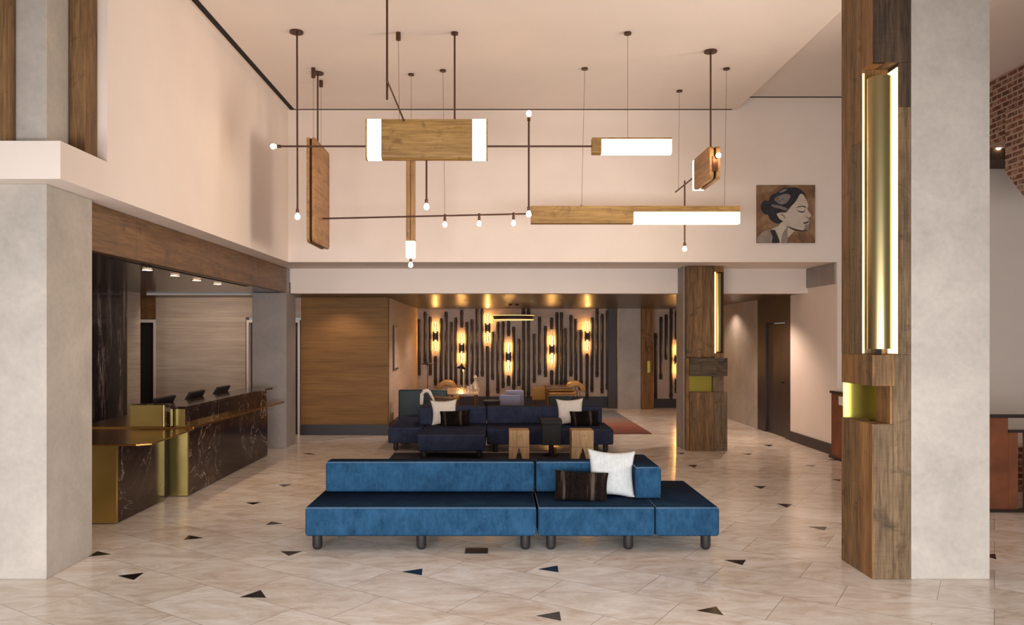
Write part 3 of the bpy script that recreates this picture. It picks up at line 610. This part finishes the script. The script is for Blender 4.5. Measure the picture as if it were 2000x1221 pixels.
for k, (zx, a_, b_) in enumerate([(1490,430,1110),(1543,260,910),(1597,235,705),(1648,170,1110),(1703,195,495),(1703,905,1050)]):
    x = A(1000+zx/5.309, YP); z1 = H(570+a_/5.309, YP); z0 = H(570+b_/5.309, YP)
    pipe(x, z0, z1, ['long low dark rod just right of the slim far timber column', 'dark rod second right of the slim far timber column', 'shortish dark rod third right of the slim far timber column', 'full-height dark rod left of the half-hidden right sconce', 'short dark rod above the half-hidden right sconce', 'short dark rod below the half-hidden right sconce'][k])
def sconce(px, py, label):
    x, z = A(px, YP), H(py, YP); c = thing('wall_sconce', (x, YP, z), label, 'wall sconce', 'twin-flame sconces on the far wall'); yy = YP-.105
    MB().box(x-.035, x+.035, yy-.01, YF-.001, z-.09, z+.09).build('bracket', 'black_metal', c, bevel=.01)
    for s in (-1, 1): MB().tube([(x+s*.055, yy, z-.13), (x+s*.055, yy, z+.13)], .018, 10).build('sleeve', 'black_metal', c, smooth=True)
    for s in (-1, 1):
        pth = [(x-.025, yy-.03, z+s*.08), (x-.030, yy-.03, z+s*.20), (x-.024, yy-.03, z+s*.33), (x, yy-.03, z+s*.44), (x+.024, yy-.03, z+s*.33), (x+.030, yy-.03, z+s*.20), (x+.025, yy-.03, z+s*.08)]
        MB().tube(pth, .008, 8).build('hoop', 'black_metal', c, smooth=True)
        MB().tube([(x, yy, z+s*.10), (x, yy, z+s*.14), (x, yy, z+s*.34), (x, yy, z+s*.38)], [.006, .009, .008, .003], 10).build('lamp_tube', 'sconce_glow', c, smooth=True)
for px, py, lb_ in ((851, 657, 'leftmost lit sconce on the far wall, above the flat black lamp'), (902, 680, 'lit sconce right above the black dome table lamp'), (952.5, 641, 'highest lit sconce, just left of the ring pendant'), (993, 697, 'lowest lit sconce, beneath the ring pendant'), (1077.5, 683, 'lit sconce above the tan leather armchair'), (1146.5, 657, 'lit sconce nearest the far plaster column, on its left'), (1321, 702, 'half-hidden lit sconce behind the middle plaster column')):
    sconce(px, py, lb_)

# ------------------------------------------------------------------ reception desk
c = thing('reception_desk', (-4, 8.2, 0), 'lower reception desk with brass counter, brass end and black marble side', 'desk')
MB().box(-5.0, -3.765, 7.62, 7.66, .01, .79).build('brass_end', 'brass', c)
MB().box(-5.0, -3.76, 7.661, 8.72, .01, .79).build('marble_body', 'marble_black', c)
MB().box(-5.0, -3.80, 8.72, 8.90, .01, .79).build('end_panel', 'slot_black', c)
MB().prism([(-5.6, 7.52), (-3.52, 7.52), (-3.40, 7.60), (-3.47, 8.86), (-5.6, 8.86)], 'Z', .79, .806).build('counter', 'brass_top', c, bevel=.003)
MB().box(-4.19, -3.80, 8.80, 8.83, .83, 1.08).build('screen_panel', 'brass', c, bevel=.003)
MB().box(-4.19, -3.74, 8.831, 8.90, .83, 1.09).build('marble_screen', 'marble_black', c)
c = thing('reception_desk', (-4, 10.5, 0), 'long black marble reception desk with raised ledge and thin brass counter', 'desk')
MB().box(-3.86, -3.59, 8.95, 8.98, .01, .80).build('brass_end', 'brass', c)
MB().box(-3.86, -3.585, 8.981, 11.25, .01, .80).box(-3.86, -3.585, 11.254, 12.07, .01, .80).build('marble_body', 'marble_black', c)
MB().prism([(-4.9, 8.865), (-3.49, 8.865), (-3.43, 12.45), (-4.9, 12.45)], 'Z', .80, .822).build('counter', 'brass_top', c, bevel=.003)
MB().box(-3.75, -3.62, 8.95, 8.965, .822, 1.02).build('brass_end', 'brass', c)
MB().prism([(-3.84, 8.966), (-3.62, 8.966), (-3.60, 12.07), (-3.84, 12.07)], 'Z', .822, 1.02).build('marble_upstand', 'marble_black', c)
MB().box(-4.0, -3.60, 8.94, 12.40, 1.02, 1.05).build('marble_ledge', 'marble_black', c, bevel=.003)
for y, lb_, wd in ((9.35, 'nearest black monitor behind the marble ledge, back turned', .56), (10.35, 'middle black monitor peeking over the marble ledge', .5), (11.35, 'farthest black monitor peeking over the marble ledge', .5)):
    m_ = thing('monitor', (-4.12, y, .822), lb_, 'monitor', 'monitors behind the ledge')
    MB().prism([(-4.16, .93), (-4.10, .93), (-4.00, 1.125), (-4.03, 1.14)], 'Y', y-wd/2, y+wd/2).build('screen_housing', 'black_plastic', m_, bevel=.004)
    MB().prism([(-4.163, .94), (-4.16, .94), (-4.035, 1.135), (-4.038, 1.135)], 'Y', y-wd/2+.02, y+wd/2-.02).build('display', 'screen_glow', m_)
    MB().box(-4.2, -4.06, y-.1, y+.1, .823, .835).box(-4.13, -4.10, y-.03, y+.03, .835, .95).build('stand', 'black_plastic', m_)

# ------------------------------------------------------------------ floor box, rugs
tag(MB().box(A(909, 6.68), A(953, 6.68), 6.57, 6.74, 0, .006).build('floor_outlet', 'black_plastic', loc=(-.24, 6.65, 0)), 'black rectangular floor outlet cover under the bright blue sofa', 'floor outlet')
tag(MB().box(-1.62, 1.72, 7.9, 12.28, 0, .012).build('rug', 'rug_dark', loc=(0, 10, 0)), 'near-black rug between the two sofas', 'rug')
tag(MB().box(-1.85, 3.0, 14.75, 19.5, 0, .012).build('rug', 'rug_rust', loc=(0, 14.75, 0)), 'rust and slate patterned rug under the far lounge seating', 'rug')

# ------------------------------------------------------------------ sofas
def cushion(parent, name, x0, x1, y0, y1, z0, z1, mat, r=.03, pipe=None, puff=.006):
    """upholstered block with soft edges and a piping line round its top"""
    nx = max(2, int((x1-x0)/.12)); ny = max(2, int((y1-y0)/.12)); bm = bmesh.new()
    o = MB().box(x0, x1, y0, y1, z0, z1).build(name, mat, parent, bevel=r, seg=4)
    if pipe:
        e = .006; q = r*.45
        pts = [(x0+q, y0+q-.004, z1-q+.004), (x1-q, y0+q-.004, z1-q+.004), (x1-q+.004, y1-q, z1-q+.004), (x0+q-.004, y1-q, z1-q+.004), (x0+q-.004, y0+q, z1-q+.004)]
        MB().tube(pts, .0045, 6).build('piping', pipe, o, smooth=True)
        # vertical piping on the near corners
        MB().tube([(x0+q, y0+q, z0+.01), (x0+q, y0+q, z1-q)], .004, 6).build('piping', pipe, o, smooth=True)
        MB().tube([(x1-q, y0+q, z0+.01), (x1-q, y0+q, z1-q)], .004, 6).build('piping', pipe, o, smooth=True)
    return o
def leg(parent, x, y, h=.14, r=.043, z=0):
    MB().lathe((x, y, z), [(.012, 0), (.026, .004), (.037, .014), (r, .035), (r, h)], 20).build('leg', 'leg_black', parent, smooth=True)
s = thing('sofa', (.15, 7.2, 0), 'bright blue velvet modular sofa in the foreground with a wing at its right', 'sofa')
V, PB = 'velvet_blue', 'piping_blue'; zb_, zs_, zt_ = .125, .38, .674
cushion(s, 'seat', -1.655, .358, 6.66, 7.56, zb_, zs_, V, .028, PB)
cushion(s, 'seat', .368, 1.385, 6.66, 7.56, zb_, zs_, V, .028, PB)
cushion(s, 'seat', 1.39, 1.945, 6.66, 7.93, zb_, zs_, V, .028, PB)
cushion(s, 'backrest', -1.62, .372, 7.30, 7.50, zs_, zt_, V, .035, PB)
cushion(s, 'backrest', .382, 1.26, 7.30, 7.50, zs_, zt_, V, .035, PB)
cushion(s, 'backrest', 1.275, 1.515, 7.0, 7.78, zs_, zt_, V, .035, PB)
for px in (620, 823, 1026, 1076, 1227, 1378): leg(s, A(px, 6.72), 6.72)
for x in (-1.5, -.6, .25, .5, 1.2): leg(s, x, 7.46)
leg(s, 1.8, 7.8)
s = thing('sofa', (.05, 12.9, 0), 'dark navy modular sofa in the middle distance with a projecting chaise', 'sofa')
V, PB = 'velvet_navy', 'piping_navy'
cushion(s, 'seat', -1.76, -1.20, 12.55, 14.45, zb_, zs_, V, .03, PB)
cushion(s, 'chaise', -1.19, -.155, 11.65, 13.4, zb_, zs_, V, .03, PB)
cushion(s, 'seat', -.145, 1.90, 12.36, 13.4, zb_, zs_, V, .03, PB)
cushion(s, 'backrest', -1.30, -1.07, 12.9, 13.6, zs_, zt_, V, .04, PB)
cushion(s, 'backrest', -1.06, -.16, 13.1, 13.4, zs_, zt_, V, .04, PB)
cushion(s, 'backrest', -.15, 1.10, 13.1, 13.4, zs_, zt_, V, .04, PB)
cushion(s, 'backrest', 1.11, 1.82, 13.1, 13.4, zs_, zt_, V, .04, PB)
for x, y in ((-1.64, 12.62), (-1.1, 11.74), (-.25, 11.74), (0, 12.44), (.9, 12.44), (1.62, 12.44), (1.78, 12.44), (-1.64, 14.3), (1.7, 13.3), (0, 13.3)): leg(s, x, y, .125, z=.0125 if x < 1.75 and y < 12.3 else 0)

def pillow(name, loc, wd, ht, th, mat, lean, roll, yaw, label, group=None, ear=.15, fold=0):
    NU = 28; vs = []; fs = []
    for side in (1, -1):
        for i in range(NU+1):
            for j in range(NU+1):
                u, v = -1+2*i/NU, -1+2*j/NU
                x = u*wd/2*(1-ear*(1-v*v)); z = v*ht/2*(1-ear*(1-u*u))
                t = ((1-u*u)*(1-v*v)); t = t**.42*th/2
                t *= 1+.06*math.sin(5*u+2*v)+.05*math.sin(7*v-3*u)
                vs.append((x, -side*t, z+ht/2))
    M = (NU+1)**2
    for sd in (0, 1):
        for i in range(NU):
            for j in range(NU):
                a_ = sd*M+i*(NU+1)+j; f = (a_, a_+1, a_+NU+2, a_+NU+1); fs.append(f if sd else f[::-1])
    mb = MB().add(vs, fs); o = mb.build(name, mat, smooth=False)
    bm = bmesh.new(); bm.from_mesh(o.data); bmesh.ops.remove_doubles(bm, verts=bm.verts, dist=.0008); bmesh.ops.recalc_face_normals(bm, faces=bm.faces)
    for f in bm.faces: f.smooth = True
    bm.to_mesh(o.data); bm.free()
    o.location = loc; o.rotation_euler = (lean, roll, yaw)
    return tag(o, label, 'pillow', group)
if True:
    pillow('pillow', (1.07, 7.085, .372), .46, .45, .15, 'linen_white', -.30, .06, .05, 'white square pillow on the bright blue sofa')
    pillow('pillow', (.768, 6.93, .374), .49, .27, .13, 'fur', -.30, .05, -.05, 'dark brown fur lumbar pillow on the bright blue sofa', ear=.06)
    pillow('pillow', (-.86, 12.98, .37), .46, .44, .14, 'linen_cream', -.2, -.04, .1, 'cream square pillow at the left end of the navy sofa')
    pillow('pillow', (-.68, 12.84, .375), .50, .26, .12, 'fur', -.25, -.04, 0, 'black fur lumbar pillow at the left end of the navy sofa', ear=.06)
    pillow('pillow', (1.27, 12.98, .37), .47, .46, .14, 'linen_cream', -.2, -.05, -.1, 'cream square pillow at the right end of the navy sofa')
    pillow('pillow', (1.49, 12.82, .375), .49, .26, .12, 'fur', -.25, -.04, 0, 'black fur lumbar pillow at the right end of the navy sofa', ear=.08)

# stools with a notched foot
def stool(x, y, w_, h_, label):
    c = thing('wooden_stool', (x, y, 0), label, 'stool', 'notched oak stools between the sofas'); a_ = w_/2; z = .013; nt_ = .24
    # body: top block plus four wedge legs separated by notches on all sides
    MB().box(x-a_, x+a_, y-a_, y+a_, z+nt_, h_).build('seat_block', 'stool_oak', c, bevel=.006)
    for sx in (-1, 1):
        for sy in (-1, 1):
            cx, cy = x+sx*a_, y+sy*a_; f = .27*w_
            vs = []
            for zz, e in ((z, f), (z+nt_-.001, a_-.001)):
                vs += [(cx, cy, zz), (cx-sx*e, cy, zz), (cx-sx*e, cy-sy*e, zz), (cx, cy-sy*e, zz)]
            MB().add(vs, [(0, 1, 2, 3), (4, 5, 6, 7), (0, 1, 5, 4), (1, 2, 6, 5), (2, 3, 7, 6), (3, 0, 4, 7)]).build('leg', 'stool_oak', c)
stool(A(1013.5, 11.3), 11.35, .295, .50, 'pale oak block stool with notched foot, left of the black side table')
stool(A(1136.5, 11.3), 11.35, .32, .50, 'honey oak block stool with notched foot, right of the black side table')
c = thing('side_table', (A(1076, 12), 12.0, 0), 'square black side table between the two oak stools', 'side table'); x = A(1076, 12)
MB().box(x-.16, x+.16, 11.83, 12.15, .52, .585).build('tabletop', 'black_lacquer', c, bevel=.004)
MB().box(x-.145, x+.145, 11.86, 12.12, .19, .518).build('drum', 'black_lacquer', c, bevel=.004)
MB().lathe((x, 11.98, .013), [(.12, 0), (.12, .015), (.035, .03), (.035, .178)], 20).build('pedestal', 'black_metal', c)
c = thing('gleam_holder', (A(1084, 12.2), 12.28, 0), 'small glowing copper candle holder under the black side table', 'candle holder'); x = A(1084, 12.15)
c.location = (x, 12.2, .012)
MB().lathe((x, 12.2, .012), [(.03, 0), (.03, .10), (.026, .10), (.026, .01)], 20).build('holder', 'brass_top', c, smooth=True)
MB().lathe((x, 12.2, .03), [(.012, 0), (.012, .05), (.003, .065)], 12).build('gleam', 'led_soft', c)  # cup and glowing core built to stand for a small golden gleam

# ------------------------------------------------------------------ lounge furniture
c = thing('settee', (-1.45, 15.3, 0), 'dark teal high-backed settee beside the left lounge wall', 'settee')
MB().box(-1.9, -.95, 15.0, 15.12, .22, .835).build('backrest', 'teal_dark', c, bevel=.03, seg=4)
MB().box(-1.9, -.95, 15.12, 15.46, .22, .42).build('seat', 'teal_dark', c, bevel=.03, seg=4)
MB().box(-1.9, -1.78, 15.12, 15.46, .42, .62).build('armrest', 'teal_dark', c, bevel=.03, seg=4)
for x in (-1.82, -1.02):
    for y in (15.06, 15.40): MB().tube([(x, y, .012), (x, y, .23)], .012, 8).build('leg', 'black_metal', c)
c = thing('lounge_chair', (-1.2, 14.78, 0), 'wood-armed lounge chair with white sheepskin, behind the navy sofa', 'chair')
for y in (14.62, 14.9):
    MB().tube([(-1.26, y, .72), (-.80, y, .69)], .015, 8).build('armrest', 'chair_wood', c); MB().tube([(-1.26, y, .66), (-.82, y, .62)], .010, 8).build('rail', 'chair_wood', c)
    MB().tube([(-.82, y, .012), (-.82, y, .70)], .015, 8).build('leg', 'chair_wood', c); MB().tube([(-1.34, y, .012), (-1.22, y, .72)], .015, 8).build('leg', 'chair_wood', c)
MB().box(-1.28, -.84, 14.62, 14.9, .36, .42).build('seat', 'black_lacquer', c, bevel=.01)
pts = [W(823, 790, 14.6), W(823.5, 781, 14.6), W(824, 771, 14.6), W(828, 764.5, 14.6), W(834, 763, 14.6), W(839, 766, 14.6), W(842, 772, 14.6), W(846, 779, 14.6), W(849, 788, 14.6)]
MB().tube(pts, [.03, .036, .038, .036, .034, .032, .026, .022, .02], 12).build('sheepskin', 'fleece', c, smooth=True)
c = thing('table', (-.7, 16.4, 0), 'wooden lounge table with thin top on dark legs, under the black dome lamp', 'table')
MB().box(-1.06, -.34, 15.5, 17.4, .695, .72).build('tabletop', 'table_top', c, bevel=.004)
for x in (-.98, -.42):
    for y in (15.6, 17.3): MB().tube([(x, y, .012), (x, y, .70)], .022, 8).build('leg', 'chair_wood' if x > -.6 else 'black_metal', c)
xl, yl_ = A(905, 17), 17.0
c = thing('table_lamp', (xl, yl_, .72), 'black dome table lamp on a brass stem, standing on the lounge table', 'lamp')
MB().lathe((xl, yl_, .721), [(.07, 0), (.07, .012), (.01, .02), (.008, .44)], 20).build('stem', 'brass', c, smooth=True)
qx = xl-.055
MB().lathe((qx, yl_, 1.165), [(.118, 0), (.113, .012), (.075, .045), (.03, .07), (.018, .10), (.012, .125)], 28, axis=(.16, 0, 1)).build('lamp_shade', 'black_metal', c, smooth=True)
point('table_lamp_light', (qx, yl_, 1.13), 9, WARM, .03)
c = thing('decanter', (A(928, 16.2), 16.2, .72), 'clear glass decanter with round stopper on the lounge table', 'decanter')
plain('glass', (.9, .85, .8), .03); MATS['glass'].node_tree.nodes['Principled BSDF'].inputs['Transmission Weight'].default_value = .85
x = A(928, 16.2)
MB().lathe((x, 16.2, .721), [(.055, 0), (.058, .01), (.058, .17), (.02, .22), (.018, .26), (.024, .265)], 20).build('body', 'glass', c, smooth=True)
MB().lathe((x, 16.2, .987), [(.012, 0), (.04, .02), (.045, .045), (.03, .07), (.004, .08)], 16).build('stopper', 'glass', c, smooth=True)
for px, y, lb_ in ((914.5, 16.0, 'small glass tumbler left of the decanter'), (920, 16.6, 'small glass tumbler just behind the decanter')):
    tag(MB().lathe((A(px, y), y, .721), [(.030, 0), (.034, .12), (.031, .12), (.027, .01)], 18).build('tumbler', 'glass', loc=(A(px, y), y, .721), smooth=True), lb_, 'glass')
x = A(835, 17.9)
c = thing('floor_lamp', (x, 17.9, 0), 'thin black floor lamp with a flat disc shade near the left lounge wall', 'lamp')
MB().lathe((x, 17.9, .012), [(.13, 0), (.13, .015), (.01, .025), (.008, 1.26)], 20).build('pole', 'bronze', c)
MB().lathe((x, 17.9, 1.235), [(.02, -.03), (.05, -.012), (.155, .0), (.155, .01), (.05, .03), (.02, .06)], 28).build('lamp_shade', 'pipe_dark', c, smooth=True)

def roll(parent, name, cx, z, y0, y1, r, a0_, a1_, mat, t=.09):
    out = [(cx+r*math.cos(t_), z+r*math.sin(t_)) for t_ in [a0_+(a1_-a0_)*k/12 for k in range(13)]]
    inn = [(cx+(r-t)*math.cos(t_), z+(r-t)*math.sin(t_)) for t_ in [a1_+(a0_-a1_)*k/12 for k in range(13)]]
    return MB().prism(out+inn, 'Y', y0, y1).build(name, mat, parent, bevel=.02, seg=3)
# tan armchair on the right
c = thing('armchair', (1.6, 18.3, 0), 'tan leather armchair with wooden frame and rolled back, right of the ring pendant', 'armchair')
XL, XRr = A(1066, 18.1), A(1142, 18.1)
for y in (17.95, 18.65):
    MB().box(XL, XL+.62, y, y+.08, .66, .70).build('armrest', 'chair_wood', c, bevel=.008)
    MB().tube([(XL+.04, y+.04, .012), (XL+.04, y+.04, .68)], .02, 8).build('leg', 'chair_wood', c)
    MB().tube([(XL+.62, y+.04, .012), (XL+.76, y+.04, .66), (XL+.90, y+.04, .012)], .02, 8).build('leg', 'chair_wood', c)
MB().box(XL+.03, XL+.64, 18.0, 18.7, .60, .655).build('cushion', 'leather_tan', c, bevel=.02, seg=3)
MB().box(XL+.05, XL+.70, 18.02, 18.66, .50, .58).build('cushion', 'leather_tan', c, bevel=.025, seg=3)
roll(c, 'backrest', XRr-.21, .60, 18.03, 18.62, .22, -.1, PI*.92, 'leather_tan', .11)
MB().box(XL+.08, XL+.6, 18.0, 18.04, .30, .48).build('apron', 'teal_dark', c)
c = thing('armchair', (-1.2, 18.6, 0), 'tan leather armchair with rounded back, beyond the dome lamp table', 'armchair')
roll(c, 'backrest', A(872, 18.4), .58, 18.3, 18.8, .25, .1, PI*.95, 'leather_tan', .12)
MB().box(A(872, 18.4)-.24, A(872, 18.4)+.3, 18.3, 18.85, .36, .48).build('seat', 'leather_tan', c, bevel=.03, seg=3)
for dx in (-.2, .26):
    for y in (18.35, 18.8): MB().tube([(A(872, 18.4)+dx, y, .012), (A(872, 18.4)+dx, y, .37)], .018, 8).build('leg', 'chair_wood', c)
x0_, x1_ = A(1041, 19), A(1066, 19)
c = thing('side_chair', ((x0_+x1_)/2, 19.1, 0), 'mustard upholstered low chair left of the tan armchair', 'chair')
MB().box(x0_, x1_+.06, 19.0, 19.12, .30, .63).build('backrest', 'mustard', c, bevel=.03, seg=3); MB().box(x0_, x1_+.06, 19.12, 19.5, .28, .42).build('seat', 'mustard', c, bevel=.03, seg=3)
for x in (x0_+.05, x1_): MB().tube([(x, 19.2, .012), (x, 19.2, .29)], .015, 8).build('leg', 'chair_wood', c)
c = thing('side_chair', (.35, 15.2, 0), 'lilac grey upholstered chair seen from behind the navy sofa', 'chair')
MB().box(A(975, 15), A(1017, 15), 15.0, 15.07, .40, .735).build('backrest', 'lilac_grey', c, bevel=.03, seg=3)
MB().box(A(987, 15.6), A(1023, 15.6), 15.55, 15.62, .40, .79).build('backrest', 'lilac_grey', c, bevel=.03, seg=3)
MB().box(A(975, 15)+.01, A(1023, 15.6)-.01, 15.05, 15.6, .32, .44).build('seat', 'lilac_grey', c, bevel=.03, seg=3)
for x in (.13, .50):
    for y in (15.1, 15.55): MB().tube([(x, y, .012), (x, y, .33)], .014, 8).build('leg', 'black_metal', c)
c = thing('side_table', (A(960, 14.9), 14.95, 0), 'low black tapered drum table left of the lilac grey chair', 'side table')
MB().lathe((A(960, 14.9), 14.95, .012), [(.12, 0), (.09, .2), (.15, .56), (.165, .615), (.15, .625)], 24).build('drum', 'black_lacquer', c, smooth=True)
c = thing('picture_frame', (-2.03, 15.6, 1.66), 'thin dark framed picture seen edge-on on the left lounge wall', 'picture')
MB().box(-2.049, -2.02, 15.3, 15.95, 1.2, 2.1).build('frame', 'pipe_dark', c); MB().box(-2.02, -2.017, 15.34, 15.91, 1.24, 2.06).build('print', 'grasscloth_pink', c)

# ------------------------------------------------------------------ unseen downlights added to brighten the lounge; corridor ones follow its lit patches
for x, y, p, lb_ in ((-.6, 15.6, 40, 'added unseen downlight over the lounge table'), (1.3, 15.4, 26, 'added unseen lounge downlight in front of the tan armchair'), (-.9, 18.3, 22, 'added unseen lounge downlight left of the ring pendant'), (2.3, 17.8, 26, 'added unseen lounge downlight over the rust rug'), (4.9, 17.0, 14, 'corridor ceiling downlight washing the grey wall'), (4.4, 14.0, 48, 'corridor ceiling downlight near the dark door'), (-2.9, 14.1, 8, 'added unseen downlight before the warm-tinted grasscloth wall')):
    c = thing('downlight', (x, y, ZL), lb_, 'downlight'); MB().lathe((x, y, ZL-.004), [(.04, 0), (.045, .0035)], 20).build('trim_ring', 'bronze', c)
    spot('unseen_ceiling_spot', (x, y, ZL-.012), p*4.2, (1, .74, .58), 130, .04)
